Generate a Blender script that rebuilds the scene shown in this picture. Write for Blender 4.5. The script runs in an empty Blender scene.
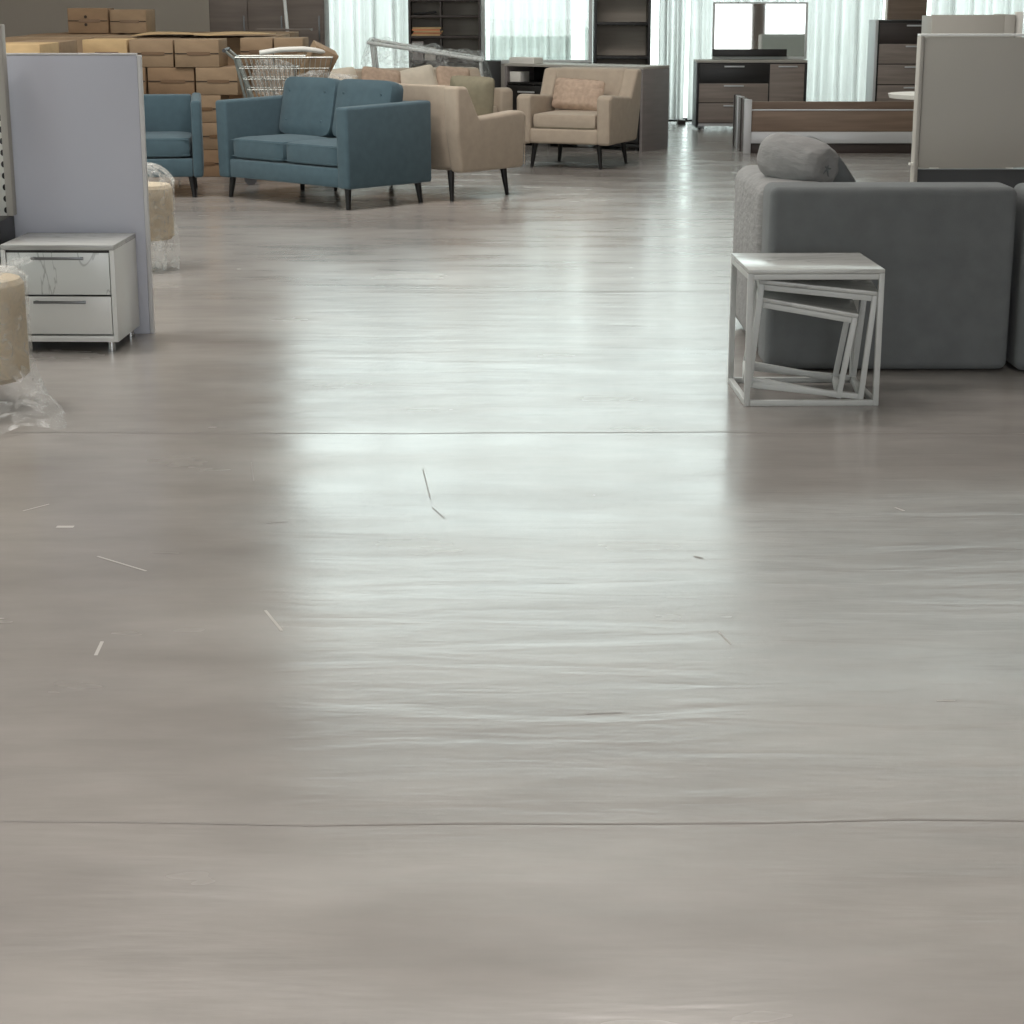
import bpy, bmesh, math, random
from mathutils import Vector, Matrix, Euler
R = math.radians
PI = math.pi
SC = bpy.context.scene
COL = SC.collection
random.seed(7)

# ------------------------------------------------------------------ helpers
def s2l(c):
    c /= 255.0
    return c / 12.92 if c <= 0.04045 else ((c + 0.055) / 1.055) ** 2.4

def rgb(r, g, b):
    return (s2l(r), s2l(g), s2l(b), 1.0)

def mat(name, col, rough=0.6, spec=0.5, metal=0.0, var=0.0, vscale=(4, 4, 4), bump=0.0, bscale=(60, 60, 60),
        bdist=0.004, col2=None, coat=0.0, detail=3.0, sheen=0.0):
    m = bpy.data.materials.new(name)
    m.use_nodes = True
    nt = m.node_tree
    b = nt.nodes['Principled BSDF']
    c = rgb(*col)
    b.inputs['Base Color'].default_value = c
    b.inputs['Roughness'].default_value = rough
    b.inputs['Specular IOR Level'].default_value = spec
    b.inputs['Metallic'].default_value = metal
    b.inputs['Coat Weight'].default_value = coat
    b.inputs['Sheen Weight'].default_value = sheen
    tc = nt.nodes.new('ShaderNodeTexCoord')
    if var > 0 or col2:
        mp = nt.nodes.new('ShaderNodeMapping')
        mp.inputs['Scale'].default_value = vscale
        nt.links.new(tc.outputs['Object'], mp.inputs['Vector'])
        n = nt.nodes.new('ShaderNodeTexNoise')
        n.inputs['Scale'].default_value = 1.0
        n.inputs['Detail'].default_value = detail
        nt.links.new(mp.outputs[0], n.inputs['Vector'])
        rp = nt.nodes.new('ShaderNodeValToRGB')
        if col2:
            d = rgb(*col2)
            lo, hi = c, d
        else:
            lo = tuple(x * (1 - var) for x in c[:3]) + (1,)
            hi = tuple(min(1, x * (1 + var)) for x in c[:3]) + (1,)
        rp.color_ramp.elements[0].position = 0.32
        rp.color_ramp.elements[1].position = 0.68
        rp.color_ramp.elements[0].color = lo
        rp.color_ramp.elements[1].color = hi
        nt.links.new(n.outputs['Fac'], rp.inputs['Fac'])
        nt.links.new(rp.outputs['Color'], b.inputs['Base Color'])
    if bump > 0:
        mp = nt.nodes.new('ShaderNodeMapping')
        mp.inputs['Scale'].default_value = bscale
        nt.links.new(tc.outputs['Object'], mp.inputs['Vector'])
        n = nt.nodes.new('ShaderNodeTexNoise')
        n.inputs['Scale'].default_value = 1.0
        n.inputs['Detail'].default_value = 2.0
        nt.links.new(mp.outputs[0], n.inputs['Vector'])
        bp = nt.nodes.new('ShaderNodeBump')
        bp.inputs['Strength'].default_value = bump
        bp.inputs['Distance'].default_value = bdist
        nt.links.new(n.outputs['Fac'], bp.inputs['Height'])
        nt.links.new(bp.outputs[0], b.inputs['Normal'])
    return m

class MB:
    """collects shapes in one bmesh, links them as ONE mesh object"""
    def __init__(s):
        s.bm = bmesh.new()
    def _add(s, tmp, M=None, mi=0):
        if M is not None:
            bmesh.ops.transform(tmp, matrix=M, verts=tmp.verts)
        for f in tmp.faces:
            f.material_index = mi
        me = bpy.data.meshes.new('tmp')
        tmp.to_mesh(me)
        tmp.free()
        s.bm.from_mesh(me)
        bpy.data.meshes.remove(me)
        return s
    def box(s, x0, x1, y0, y1, z0, z1, bev=0.0, seg=2, M=None, mi=0):
        t = bmesh.new()
        bmesh.ops.create_cube(t, size=1)
        for v in t.verts:
            v.co = Vector((x0 + (v.co.x + .5) * (x1 - x0), y0 + (v.co.y + .5) * (y1 - y0), z0 + (v.co.z + .5) * (z1 - z0)))
        if bev > 0:
            bmesh.ops.bevel(t, geom=list(t.edges), offset=bev, segments=seg, profile=0.5, affect='EDGES')
        return s._add(t, M, mi)
    def cyl(s, p0, p1, r0, r1=None, n=12, mi=0):
        r1 = r0 if r1 is None else r1
        p0, p1 = Vector(p0), Vector(p1)
        d = p1 - p0
        t = bmesh.new()
        bmesh.ops.create_cone(t, cap_ends=True, segments=n, radius1=r0, radius2=r1, depth=d.length)
        q = Vector((0, 0, 1)).rotation_difference(d.normalized())
        return s._add(t, Matrix.Translation((p0 + p1) / 2) @ q.to_matrix().to_4x4(), mi)
    def tube(s, pts, r, n=8, closed=False, mi=0):
        pts = [Vector(p) for p in pts]
        k = len(pts)
        rings = []
        for i, p in enumerate(pts):
            if closed:
                a, b = pts[(i - 1) % k], pts[(i + 1) % k]
            else:
                a, b = pts[max(i - 1, 0)], pts[min(i + 1, k - 1)]
            d = (b - a).normalized()
            up = Vector((0, 0, 1)) if abs(d.z) < .9 else Vector((1, 0, 0))
            u = d.cross(up).normalized(); w = d.cross(u).normalized()
            rings.append([s.bm.verts.new(p + r * (math.cos(2 * PI * j / n) * u + math.sin(2 * PI * j / n) * w)) for j in range(n)])
        for i in range(k if closed else k - 1):
            A, B = rings[i], rings[(i + 1) % k]
            for j in range(n):
                f = s.bm.faces.new((A[j], A[(j + 1) % n], B[(j + 1) % n], B[j])); f.material_index = mi
        if not closed:
            s.bm.faces.new(rings[0][::-1]); s.bm.faces.new(rings[-1])
        return s
    def prism(s, prof, x0, x1, bev=0.02, seg=3, M=None, mi=0):
        """profile of (y,z) extruded along x"""
        t = bmesh.new()
        A = [t.verts.new((x0, y, z)) for y, z in prof]
        B = [t.verts.new((x1, y, z)) for y, z in prof]
        n = len(prof)
        t.faces.new(A); t.faces.new(B[::-1])
        for i in range(n):
            t.faces.new((A[i], B[i], B[(i + 1) % n], A[(i + 1) % n]))
        bmesh.ops.recalc_face_normals(t, faces=t.faces)
        if bev > 0:
            bmesh.ops.bevel(t, geom=list(t.edges), offset=bev, segments=seg, profile=0.5, affect='EDGES')
        return s._add(t, M, mi)
    def cushion(s, w, d, h, M=None, n=10, edge=0.45, k=7.0, side=0.02, tuft=None, mi=0):
        t = bmesh.new()
        bmesh.ops.create_cube(t, size=2)
        bmesh.ops.subdivide_edges(t, edges=list(t.edges), cuts=n, use_grid_fill=True)
        for v in t.verts:
            u, q, z = v.co
            m = max(abs(u), abs(q))
            if m > 1e-6:
                r = (abs(u) ** k + abs(q) ** k) ** (1 / k) / m
                u /= r; q /= r
            th = 1 - edge * (m ** 5)
            zz = z * th
            ex = 1 - side * 2 + side * 2 * math.sqrt(max(0, 1 - min(1, abs(z)) ** 2 * .9))
            dz = 0
            if tuft and abs(z) > .99:
                dz = tuft(u, q)
            v.co = Vector((u * w / 2 * ex, q * d / 2 * ex, (zz - dz * (1 if z > 0 else -1)) * h / 2))
        return s._add(t, M, mi)
    def grid(s, fn, nu, nv, cu=False, mi=0):
        V = [[s.bm.verts.new(fn(i / (nu if cu else nu - 1), j / (nv - 1))) for j in range(nv)] for i in range(nu)]
        for i in range(nu if cu else nu - 1):
            for j in range(nv - 1):
                f = s.bm.faces.new((V[i][j], V[(i + 1) % nu][j], V[(i + 1) % nu][j + 1], V[i][j + 1])); f.material_index = mi
        return s
    def build(s, name, m, parent=None, smooth=True, fix=True):
        if fix:
            bmesh.ops.recalc_face_normals(s.bm, faces=s.bm.faces)
        me = bpy.data.meshes.new(name)
        s.bm.to_mesh(me)
        s.bm.free()
        if smooth and len(me.polygons):
            me.polygons.foreach_set('use_smooth', [True] * len(me.polygons))
            me.set_sharp_from_angle(angle=R(38))
        for q in (m if isinstance(m, (list, tuple)) else [m]):
            me.materials.append(q)
        o = bpy.data.objects.new(name, me)
        COL.objects.link(o)
        if parent:
            o.parent = parent
        return o

def thing(name, label, cat, loc=(0, 0, 0), rz=0.0, group=None, rot=None):
    o = bpy.data.objects.new(name, None)
    COL.objects.link(o)
    o.location = loc
    o.rotation_euler = rot if rot else (0, 0, R(rz))
    o.empty_display_size = .1
    return tag(o, label, cat, group)

def tag(o, label, cat, group=None):
    o['label'] = label; o['category'] = cat
    if group:
        o['group'] = group
    return o

def struct(o):
    o['kind'] = 'structure'
    return o

def dup(root, loc, rz=0.0, label=None, group=None):
    r = root.copy(); COL.objects.link(r); r.location = loc; r.rotation_euler = (0, 0, R(rz))
    if label: r['label'] = label
    if group: r['group'] = group
    for ch in list(root.children):
        c = ch.copy(); COL.objects.link(c); c.parent = r
        for g in ch.children:
            d = g.copy(); COL.objects.link(d); d.parent = c
    return r

def T(x, y, z, rx=0, ry=0, rz=0):
    return Matrix.Translation((x, y, z)) @ Euler((R(rx), R(ry), R(rz))).to_matrix().to_4x4()

# ------------------------------------------------------------------ materials
M = {}
M['teal'] = mat('teal_fabric', (72, 92, 101), .85, .25, var=.07, vscale=(18, 18, 18), bump=.25, bscale=(300, 300, 300), bdist=.002, sheen=.15)
M['beige'] = mat('beige_fabric', (174, 160, 144), .88, .2, var=.05, vscale=(14, 14, 14), bump=.25, bscale=(280, 280, 280), bdist=.002, sheen=.1)
M['olive'] = mat('olive_fabric', (128, 122, 104), .9, .2, var=.08, vscale=(20, 20, 20), bump=.2, bscale=(250, 250, 250), bdist=.002)
M['rose'] = mat('rose_fabric', (186, 164, 146), .9, .2, var=.12, vscale=(26, 26, 26), bump=.3, bscale=(160, 160, 160), bdist=.003)
M['cream'] = mat('cream_fabric', (214, 204, 188), .9, .2, var=.08, vscale=(10, 10, 10), bump=.3, bscale=(90, 90, 90), bdist=.003)
M['grey'] = mat('grey_fabric', (108, 111, 112), .9, .2, var=.07, vscale=(10, 10, 10), bump=.35, bscale=(220, 220, 220), bdist=.003, sheen=.1)
M['pale_lit_grey'] = mat('pale_lit_grey_fabric', (142, 141, 140), .9, .2, var=.08, vscale=(9, 9, 9), bump=.5, bscale=(14, 14, 40), bdist=.02, sheen=.1)  # the bolster's pale grey; on the sofa arm it paints in side light
M['blackwood'] = mat('black_wood', (22, 20, 20), .45, .4)
M['black'] = mat('black_panel', (34, 33, 33), .4, .5, var=.1, vscale=(3, 3, 30))
M['taupe'] = mat('taupe_wood', (112, 102, 95), .5, .4, var=.12, vscale=(2, 2, 26))
M['taupeh'] = mat('taupe_wood_grain', (142, 131, 124), .5, .4, var=.14, vscale=(2, 12, 30))
M['taupelight'] = mat('taupe_back_panel', (158, 149, 139), .6, .3, var=.08, vscale=(2, 2, 20))
M['darkwood'] = mat('dark_wood', (58, 50, 47), .45, .4, var=.12, vscale=(2, 10, 26))
M['brown'] = mat('brown_wood', (124, 106, 92), .5, .4, var=.15, vscale=(1.5, 8, 24))
M['greyside'] = mat('grey_laminate', (128, 122, 121), .5, .4, var=.06, vscale=(4, 4, 30))
M['white'] = mat('white_lacquer', (222, 223, 221), .3, .5, var=.015, vscale=(2, 2, 2))
M['whitepanel'] = mat('white_board', (174, 170, 163), .55, .4, var=.02, vscale=(1.5, 1.5, 1.5))
M['lav'] = mat('pale_lavender_board', (196, 198, 209), .5, .4, var=.02, vscale=(1.5, 1.5, 1.5))
M['edge'] = mat('board_edge', (205, 204, 204), .5, .4)
M['chrome'] = mat('chrome', (190, 192, 194), .22, .5, metal=1.0)
M['steel'] = mat('galvanised_wire', (160, 163, 158), .4, .5, metal=.7)
M['handle'] = mat('dark_steel_handle', (120, 122, 124), .35, .5, metal=.8)
M['silver'] = mat('silver_strip', (196, 198, 200), .35, .5, metal=.2)
M['tablewhite'] = mat('white_powder_coat', (190, 192, 190), .42, .5)
M['greyplastic'] = mat('grey_wheel_plastic', (70, 70, 72), .6)
M['foam'] = mat('beige_foam', (194, 180, 158), .9, .2, var=.05, vscale=(3, 3, 12), bump=.3, bscale=(40, 40, 40), bdist=.004)
M['orange'] = mat('orange_cover', (196, 128, 88), .6, var=.3, vscale=(3, 3, 60))
M['paper'] = mat('white_paper', (226, 224, 218), .7)
M['rubber'] = mat('rubber', (30, 30, 30), .8)

def marble(name, base, vein, scale, amount=.5):
    m = mat(name, base, .22, .5)
    nt = m.node_tree; b = nt.nodes['Principled BSDF']
    tc = nt.nodes.new('ShaderNodeTexCoord'); mp = nt.nodes.new('ShaderNodeMapping')
    mp.inputs['Scale'].default_value = scale
    nt.links.new(tc.outputs['Object'], mp.inputs['Vector'])
    n = nt.nodes.new('ShaderNodeTexNoise'); n.inputs['Scale'].default_value = 1; n.inputs['Detail'].default_value = 5
    n.inputs['Distortion'].default_value = 1.2
    nt.links.new(mp.outputs[0], n.inputs['Vector'])
    sb = nt.nodes.new('ShaderNodeMath'); sb.operation = 'SUBTRACT'; sb.inputs[1].default_value = .5
    ab = nt.nodes.new('ShaderNodeMath'); ab.operation = 'ABSOLUTE'
    nt.links.new(n.outputs['Fac'], sb.inputs[0]); nt.links.new(sb.outputs[0], ab.inputs[0])
    rp = nt.nodes.new('ShaderNodeValToRGB')
    rp.color_ramp.elements[0].position = 0.0; rp.color_ramp.elements[1].position = .035 * amount * 2
    rp.color_ramp.elements[0].color = rgb(*vein); rp.color_ramp.elements[1].color = rgb(*base)
    nt.links.new(ab.outputs[0], rp.inputs['Fac']); nt.links.new(rp.outputs[0], b.inputs['Base Color'])
    return m
M['marbletop'] = marble('marble_print_top', (186, 187, 184), (166, 166, 164), (1.2, 5, 3), .35)
M['marblefront'] = marble('marble_print_drawer', (220, 224, 223), (176, 180, 179), (5.0, 5.0, 1.3), .22)

def cardboard(name, c):
    m = mat(name, c, .85, .2, var=.10, vscale=(5, 5, 9), bump=.2, bscale=(30, 30, 120), bdist=.002)
    return m
M['card'] = cardboard('cardboard', (150, 128, 104))
M['card2'] = cardboard('cardboard_dark', (140, 116, 92))
M['cardpale'] = cardboard('cardboard_pale', (192, 164, 124))
M['tape'] = mat('packing_tape', (118, 92, 68), .35, .5)
M['mark'] = mat('printed_mark', (52, 42, 34), .8)

# cloth that lets daylight through
def sheer():
    m = bpy.data.materials.new('sheer_curtain'); m.use_nodes = True
    nt = m.node_tree; nt.nodes.clear()
    out = nt.nodes.new('ShaderNodeOutputMaterial')
    tr = nt.nodes.new('ShaderNodeBsdfTranslucent'); tr.inputs[0].default_value = (.56, .57, .565, 1)
    df = nt.nodes.new('ShaderNodeBsdfDiffuse'); df.inputs[0].default_value = (.80, .81, .80, 1)
    tp = nt.nodes.new('ShaderNodeBsdfTransparent')
    a = nt.nodes.new('ShaderNodeMixShader'); a.inputs[0].default_value = .3
    b = nt.nodes.new('ShaderNodeMixShader')
    tc = nt.nodes.new('ShaderNodeTexCoord'); mp = nt.nodes.new('ShaderNodeMapping'); mp.inputs['Scale'].default_value = (7, 2, .35)
    n = nt.nodes.new('ShaderNodeTexNoise'); n.inputs['Scale'].default_value = 1; n.inputs['Detail'].default_value = 3
    mr = nt.nodes.new('ShaderNodeMapRange'); mr.inputs[1].default_value = .35; mr.inputs[2].default_value = .65
    mr.inputs[3].default_value = .02; mr.inputs[4].default_value = .14
    nt.links.new(tc.outputs['Object'], mp.inputs[0]); nt.links.new(mp.outputs[0], n.inputs['Vector'])
    nt.links.new(n.outputs['Fac'], mr.inputs[0]); nt.links.new(mr.outputs[0], b.inputs[0])
    nt.links.new(tr.outputs[0], a.inputs[1]); nt.links.new(df.outputs[0], a.inputs[2])
    nt.links.new(a.outputs[0], b.inputs[1]); nt.links.new(tp.outputs[0], b.inputs[2])
    nt.links.new(b.outputs[0], out.inputs[0])
    return m
M['sheer'] = sheer()

def clearfilm(name, alpha_lo, alpha_hi, tint=(.9, .9, .88, 1), rough=.18):
    m = bpy.data.materials.new(name); m.use_nodes = True
    nt = m.node_tree; nt.nodes.clear()
    out = nt.nodes.new('ShaderNodeOutputMaterial')
    p = nt.nodes.new('ShaderNodeBsdfPrincipled'); p.inputs['Base Color'].default_value = tint; p.inputs['Roughness'].default_value = rough
    p.inputs['Specular IOR Level'].default_value = .8
    tp = nt.nodes.new('ShaderNodeBsdfTransparent'); mx = nt.nodes.new('ShaderNodeMixShader')
    tc = nt.nodes.new('ShaderNodeTexCoord')
    n = nt.nodes.new('ShaderNodeTexNoise'); n.inputs['Scale'].default_value = 14; n.inputs['Detail'].default_value = 4; n.inputs['Distortion'].default_value = 1.5
    nt.links.new(tc.outputs['Object'], n.inputs['Vector'])
    mr = nt.nodes.new('ShaderNodeMapRange'); mr.inputs[1].default_value = .4; mr.inputs[2].default_value = .68
    mr.inputs[3].default_value = alpha_lo; mr.inputs[4].default_value = alpha_hi
    bp = nt.nodes.new('ShaderNodeBump'); bp.inputs['Strength'].default_value = .8; bp.inputs['Distance'].default_value = .02
    nt.links.new(n.outputs['Fac'], mr.inputs[0]); nt.links.new(n.outputs['Fac'], bp.inputs['Height'])
    nt.links.new(bp.outputs[0], p.inputs['Normal'])
    tl = nt.nodes.new('ShaderNodeBsdfTranslucent'); tl.inputs[0].default_value = (.92, .93, .92, 1)
    m2 = nt.nodes.new('ShaderNodeMixShader'); m2.inputs[0].default_value = .4
    nt.links.new(p.outputs[0], m2.inputs[1]); nt.links.new(tl.outputs[0], m2.inputs[2])
    nt.links.new(mr.outputs[0], mx.inputs[0]); nt.links.new(tp.outputs[0], mx.inputs[1]); nt.links.new(m2.outputs[0], mx.inputs[2])
    nt.links.new(mx.outputs[0], out.inputs[0])
    return m
M['film'] = clearfilm('clear_plastic_film', .05, .38)
M['filmthin'] = clearfilm('clear_plastic_film_thin', .02, .32)

def glass(name, tint, refl=.06):
    m = bpy.data.materials.new(name); m.use_nodes = True
    nt = m.node_tree; nt.nodes.clear()
    out = nt.nodes.new('ShaderNodeOutputMaterial')
    tp = nt.nodes.new('ShaderNodeBsdfTransparent'); tp.inputs[0].default_value = tint
    g = nt.nodes.new('ShaderNodeBsdfGlossy'); g.inputs['Roughness'].default_value = .02
    mx = nt.nodes.new('ShaderNodeMixShader'); mx.inputs[0].default_value = refl
    nt.links.new(tp.outputs[0], mx.inputs[1]); nt.links.new(g.outputs[0], mx.inputs[2]); nt.links.new(mx.outputs[0], out.inputs[0])
    return m
M['glass'] = glass('window_glass', (.93, .985, .965, 1))
M['paneglass'] = glass('clear_pane', (.93, .96, .95, 1), .08)
M['mirror'] = mat('mirror_glass', (225, 228, 226), .02, .5, metal=1.0)

def perforated():
    m = mat('perforated_white_metal', (214, 214, 208), .45)
    nt = m.node_tree; b = nt.nodes['Principled BSDF']
    tc = nt.nodes.new('ShaderNodeTexCoord'); sp = nt.nodes.new('ShaderNodeSeparateXYZ')
    nt.links.new(tc.outputs['Object'], sp.inputs[0])
    def cell(sock, per, off):
        a = nt.nodes.new('ShaderNodeMath'); a.operation = 'MULTIPLY_ADD'; a.inputs[1].default_value = 1 / per; a.inputs[2].default_value = off
        f = nt.nodes.new('ShaderNodeMath'); f.operation = 'FRACT'
        s_ = nt.nodes.new('ShaderNodeMath'); s_.operation = 'SUBTRACT'; s_.inputs[1].default_value = .5
        p = nt.nodes.new('ShaderNodeMath'); p.operation = 'POWER'; p.inputs[1].default_value = 2
        nt.links.new(sock, a.inputs[0]); nt.links.new(a.outputs[0], f.inputs[0]); nt.links.new(f.outputs[0], s_.inputs[0]); nt.links.new(s_.outputs[0], p.inputs[0])
        return p.outputs[0]
    ad = nt.nodes.new('ShaderNodeMath'); ad.operation = 'ADD'
    nt.links.new(cell(sp.outputs['X'], .042, .0), ad.inputs[0]); nt.links.new(cell(sp.outputs['Z'], .05, 0), ad.inputs[1])
    lt = nt.nodes.new('ShaderNodeMath'); lt.operation = 'LESS_THAN'; lt.inputs[1].default_value = .075
    nt.links.new(ad.outputs[0], lt.inputs[0])
    mx = nt.nodes.new('ShaderNodeMix'); mx.data_type = 'RGBA'
    mx.inputs[6].default_value = rgb(214, 214, 208); mx.inputs[7].default_value = rgb(20, 20, 20)
    nt.links.new(lt.outputs[0], mx.inputs[0]); nt.links.new(mx.outputs[2], b.inputs['Base Color'])
    return m
M['perf'] = perforated()

# concrete floor
def concrete():
    m = bpy.data.materials.new('polished_concrete'); m.use_nodes = True
    nt = m.node_tree; b = nt.nodes['Principled BSDF']
    tc = nt.nodes.new('ShaderNodeTexCoord')
    def noise(scale, det, dist=0, rough=.5):
        mp = nt.nodes.new('ShaderNodeMapping'); mp.inputs['Scale'].default_value = scale
        nt.links.new(tc.outputs['Object'], mp.inputs['Vector'])
        n = nt.nodes.new('ShaderNodeTexNoise'); n.inputs['Scale'].default_value = 1; n.inputs['Detail'].default_value = det
        n.inputs['Distortion'].default_value = dist; n.inputs['Roughness'].default_value = rough
        nt.links.new(mp.outputs[0], n.inputs['Vector'])
        return n.outputs['Fac']
    n1 = noise((.9, 1.5, 1), 5)
    rp = nt.nodes.new('ShaderNodeValToRGB')
    rp.color_ramp.elements[0].position = .3; rp.color_ramp.elements[1].position = .72
    rp.color_ramp.elements[0].color = rgb(*FLO); rp.color_ramp.elements[1].color = rgb(*FHI)
    nt.links.new(n1, rp.inputs['Fac'])
    n2 = noise((3.5, 9, 1), 4)
    rp2 = nt.nodes.new('ShaderNodeValToRGB')
    rp2.color_ramp.elements[0].position = .3; rp2.color_ramp.elements[1].position = .7
    rp2.color_ramp.elements[0].color = (.92, .92, .92, 1); rp2.color_ramp.elements[1].color = (1.06, 1.06, 1.06, 1)
    nt.links.new(n2, rp2.inputs['Fac'])
    mu = nt.nodes.new('ShaderNodeMix'); mu.data_type = 'RGBA'; mu.blend_type = 'MULTIPLY'; mu.inputs[0].default_value = 1
    nt.links.new(rp.outputs[0], mu.inputs[6]); nt.links.new(rp2.outputs[0], mu.inputs[7])
    nt.links.new(mu.outputs[2], b.inputs['Base Color'])
    # roughness patches
    n3 = noise((1.2, 3, 1), 4)
    mr = nt.nodes.new('ShaderNodeMapRange'); mr.inputs[1].default_value = .3; mr.inputs[2].default_value = .7
    mr.inputs[3].default_value = RLO; mr.inputs[4].default_value = RHI
    nt.links.new(n3, mr.inputs[0]); nt.links.new(mr.outputs[0], b.inputs['Roughness'])
    b.inputs['Specular IOR Level'].default_value = FSPEC
    # trowel ripples, long across the hall, short along it
    n4 = noise((1.7, 9.0, 1), 3, .6)
    n5 = noise((14, 60, 1), 2)
    bp = nt.nodes.new('ShaderNodeBump'); bp.inputs['Strength'].default_value = 1.0; bp.inputs['Distance'].default_value = FBUMP
    nt.links.new(n4, bp.inputs['Height'])
    bp2 = nt.nodes.new('ShaderNodeBump'); bp2.inputs['Strength'].default_value = .5; bp2.inputs['Distance'].default_value = .0006
    nt.links.new(n5, bp2.inputs['Height']); nt.links.new(bp.outputs[0], bp2.inputs['Normal'])
    nt.links.new(bp2.outputs[0], b.inputs['Normal'])
    return m
FLO, FHI = (134, 129, 125), (152, 147, 142)
RLO, RHI, FSPEC, FBUMP = .18, .28, .7, .0021
M['floor'] = concrete()
M['joint'] = mat('floor_joint', (126, 121, 117), .7)
M['scratch'] = mat('floor_scratch', (172, 168, 162), .6)
M['scratchd'] = mat('floor_mark_dark', (128, 124, 120), .6)
M['wall'] = mat('beige_wall_paint', (176, 168, 158), .85, .2, var=.02, vscale=(.5, .5, .5))
M['walldark'] = mat('dark_wall_cladding', (62, 58, 56), .7, .3, var=.05, vscale=(.5, .5, 3))
M['ceil'] = mat('ceiling_paint', (196, 192, 186), .9, .2)
M['alu'] = mat('white_aluminium', (214, 218, 217), .4, .5)
M['ground'] = mat('outside_paving', (232, 232, 228), .9, .2, var=.1, vscale=(.3, .3, .3))

# ------------------------------------------------------------------ the hall
X0, X1, Y0, Y1, H = -7.2, 9.6, -10.0, 23.6, 8.2
fl = MB()
fl.box(X0, X1, Y0, Y1, -.2, 0)
for k in range(7):                       # saw-cut joints across the hall
    yj = 3.34 + 3.3 * k
    w = .003
    pts = [(X0 + .1 + i * .28, yj + .010 * math.sin(i * .7 + k) + .006 * math.sin(i * 2.3)) for i in range(60)]
    for (xa, ya), (xb, yb) in zip(pts[:-1], pts[1:]):
        vs = [fl.bm.verts.new(p) for p in ((xa, ya - w, .0006), (xb, yb - w, .0006), (xb, yb + w, .0006), (xa, ya + w, .0006))]
        f = fl.bm.faces.new(vs); f.material_index = 1
def fmark(x0, y0, x1, y1, w, mi):
    d = Vector((x1 - x0, y1 - y0, 0)); n = Vector((-d.y, d.x, 0)).normalized() * w / 2
    a, b = Vector((x0, y0, .0008)), Vector((x1, y1, .0008))
    vs = [fl.bm.verts.new(p) for p in (a - n * .4, b - n * .4, b + n, a + n)]
    f = fl.bm.faces.new(vs); f.material_index = mi
for q in SCR if 'SCR' in globals() else ():
    fmark(*q)
for (x0, y0, x1, y1, w, mi) in ((-.62, 4.62, -.56, 4.46, .010, 2), (-1.14, 5.10, -.98, 4.96, .010, 2), (-.86, 6.2, -.82, 5.95, .006, 3),
                                (-.29, 6.1, -.25, 5.72, .005, 3), (-.24, 5.62, -.20, 5.5, .005, 3), (1.15, 5.62, 1.17, 5.58, .012, 2),
                                (.50, 5.10, .52, 5.08, .014, 3), (.93, 3.98, .97, 3.98, .008, 2), (.50, 4.45, .52, 4.36, .005, 2),
                                (-1.46, 5.58, -1.4, 5.66, .008, 2), (-1.32, 5.40, -1.27, 5.40, .03, 2), (-.98, 4.38, -.975, 4.28, .012, 2),
                                (-.72, 5.44, -.66, 5.46, .006, 3), (-1.0, 5.14, -.92, 5.13, .006, 3), (.16, 3.9, .24, 3.91, .005, 3)):
    fmark(x0, y0, x1, y1, w, mi)
floor = struct(fl.build('floor', [M['floor'], M['joint'], M['scratch'], M['scratchd']], smooth=False, fix=False))
floor_top = floor

struct(MB().box(X0, X1, Y0, Y1, H, H + .15).build('ceiling', M['ceil']))
LW = (6.0, 13.0, .9, 4.4)
b_ = MB()
b_.box(X0 - .2, X0, Y0, LW[0], 0, H).box(X0 - .2, X0, LW[1], Y1, 0, H).box(X0 - .2, X0, LW[0], LW[1], 0, LW[2]).box(X0 - .2, X0, LW[0], LW[1], LW[3], H)
struct(b_.build('wall_left', M['wall'], smooth=False))
struct(MB().box(X1, X1 + .2, Y0, Y1, 0, H).build('wall_right', M['wall']))
GX0, GX1 = -2.75, 2.95          # the tall middle glazing
GR = 8.6                        # lower glazing goes on to here at the right
LH = 2.75
UC = (6.35, 7.75)                 # clerestory heights at the right
b_ = MB()
b_.box(X0, GX0, Y1, Y1 + .2, 0, H)
b_.box(GR, X1, Y1, Y1 + .2, 0, H)
b_.box(GX0, GX1, Y1, Y1 + .2, 7.2, H)
b_.box(GX1, GR, Y1, Y1 + .2, LH, UC[0], mi=1)
b_.box(GX1, GR, Y1, Y1 + .2, UC[1], H)
struct(b_.build('wall_back', [M['wall'], M['walldark']], smooth=False))

def window(name, x0, x1, z0, z1, nx, nz, y=Y1 + .1):
    fr = MB()
    t = .03
    for i in range(nx + 1):
        x = x0 + (x1 - x0) * i / nx
        xa, xb = max(x0, x - t), min(x1, x + t)
        fr.box(xa, xb, y - .04, y + .04, z0, z1)
    for j in range(nz + 1):
        z = z0 + (z1 - z0) * j / nz
        fr.box(x0, x1, y - .035, y + .035, max(z0, z - t), min(z1, z + t))
    w = struct(fr.build(name, M['alu'], smooth=False))
    g = MB().box(x0, x1, y - .006, y + .006, z0, z1).build('window_pane', M['glass'], w, smooth=False)
    return w
fr = MB()
for i in range(6):
    y = LW[0] + (LW[1] - LW[0]) * i / 5
    fr.box(X0 - .14, X0 - .06, max(LW[0], y - .03), min(LW[1], y + .03), LW[2], LW[3])
fr.box(X0 - .14, X0 - .06, LW[0], LW[1], LW[2], LW[2] + .05).box(X0 - .14, X0 - .06, LW[0], LW[1], LW[3] - .05, LW[3])
w_ = struct(fr.build('window_4', M['alu'], smooth=False))
MB().box(X0 - .106, X0 - .094, LW[0], LW[1], LW[2], LW[3]).build('window_pane', M['glass'], w_, smooth=False)
window('window_1', GX0, GX1, 0, 7.2, 5, 3)
window('window_2', GX1, GR, 0, LH, 5, 1)
window('window_3', GX1, GR, UC[0], UC[1], 5, 1)
struct(MB().box(GX0, GR, Y1 - .10, Y1, 0, .035, .004).build('trim_1', M['blackwood']))
struct(MB().box(4.38, 4.84, Y1 - .28, Y1 - .12, 0, 2.75, .004).build('trim_2', M['brown']))

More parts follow.
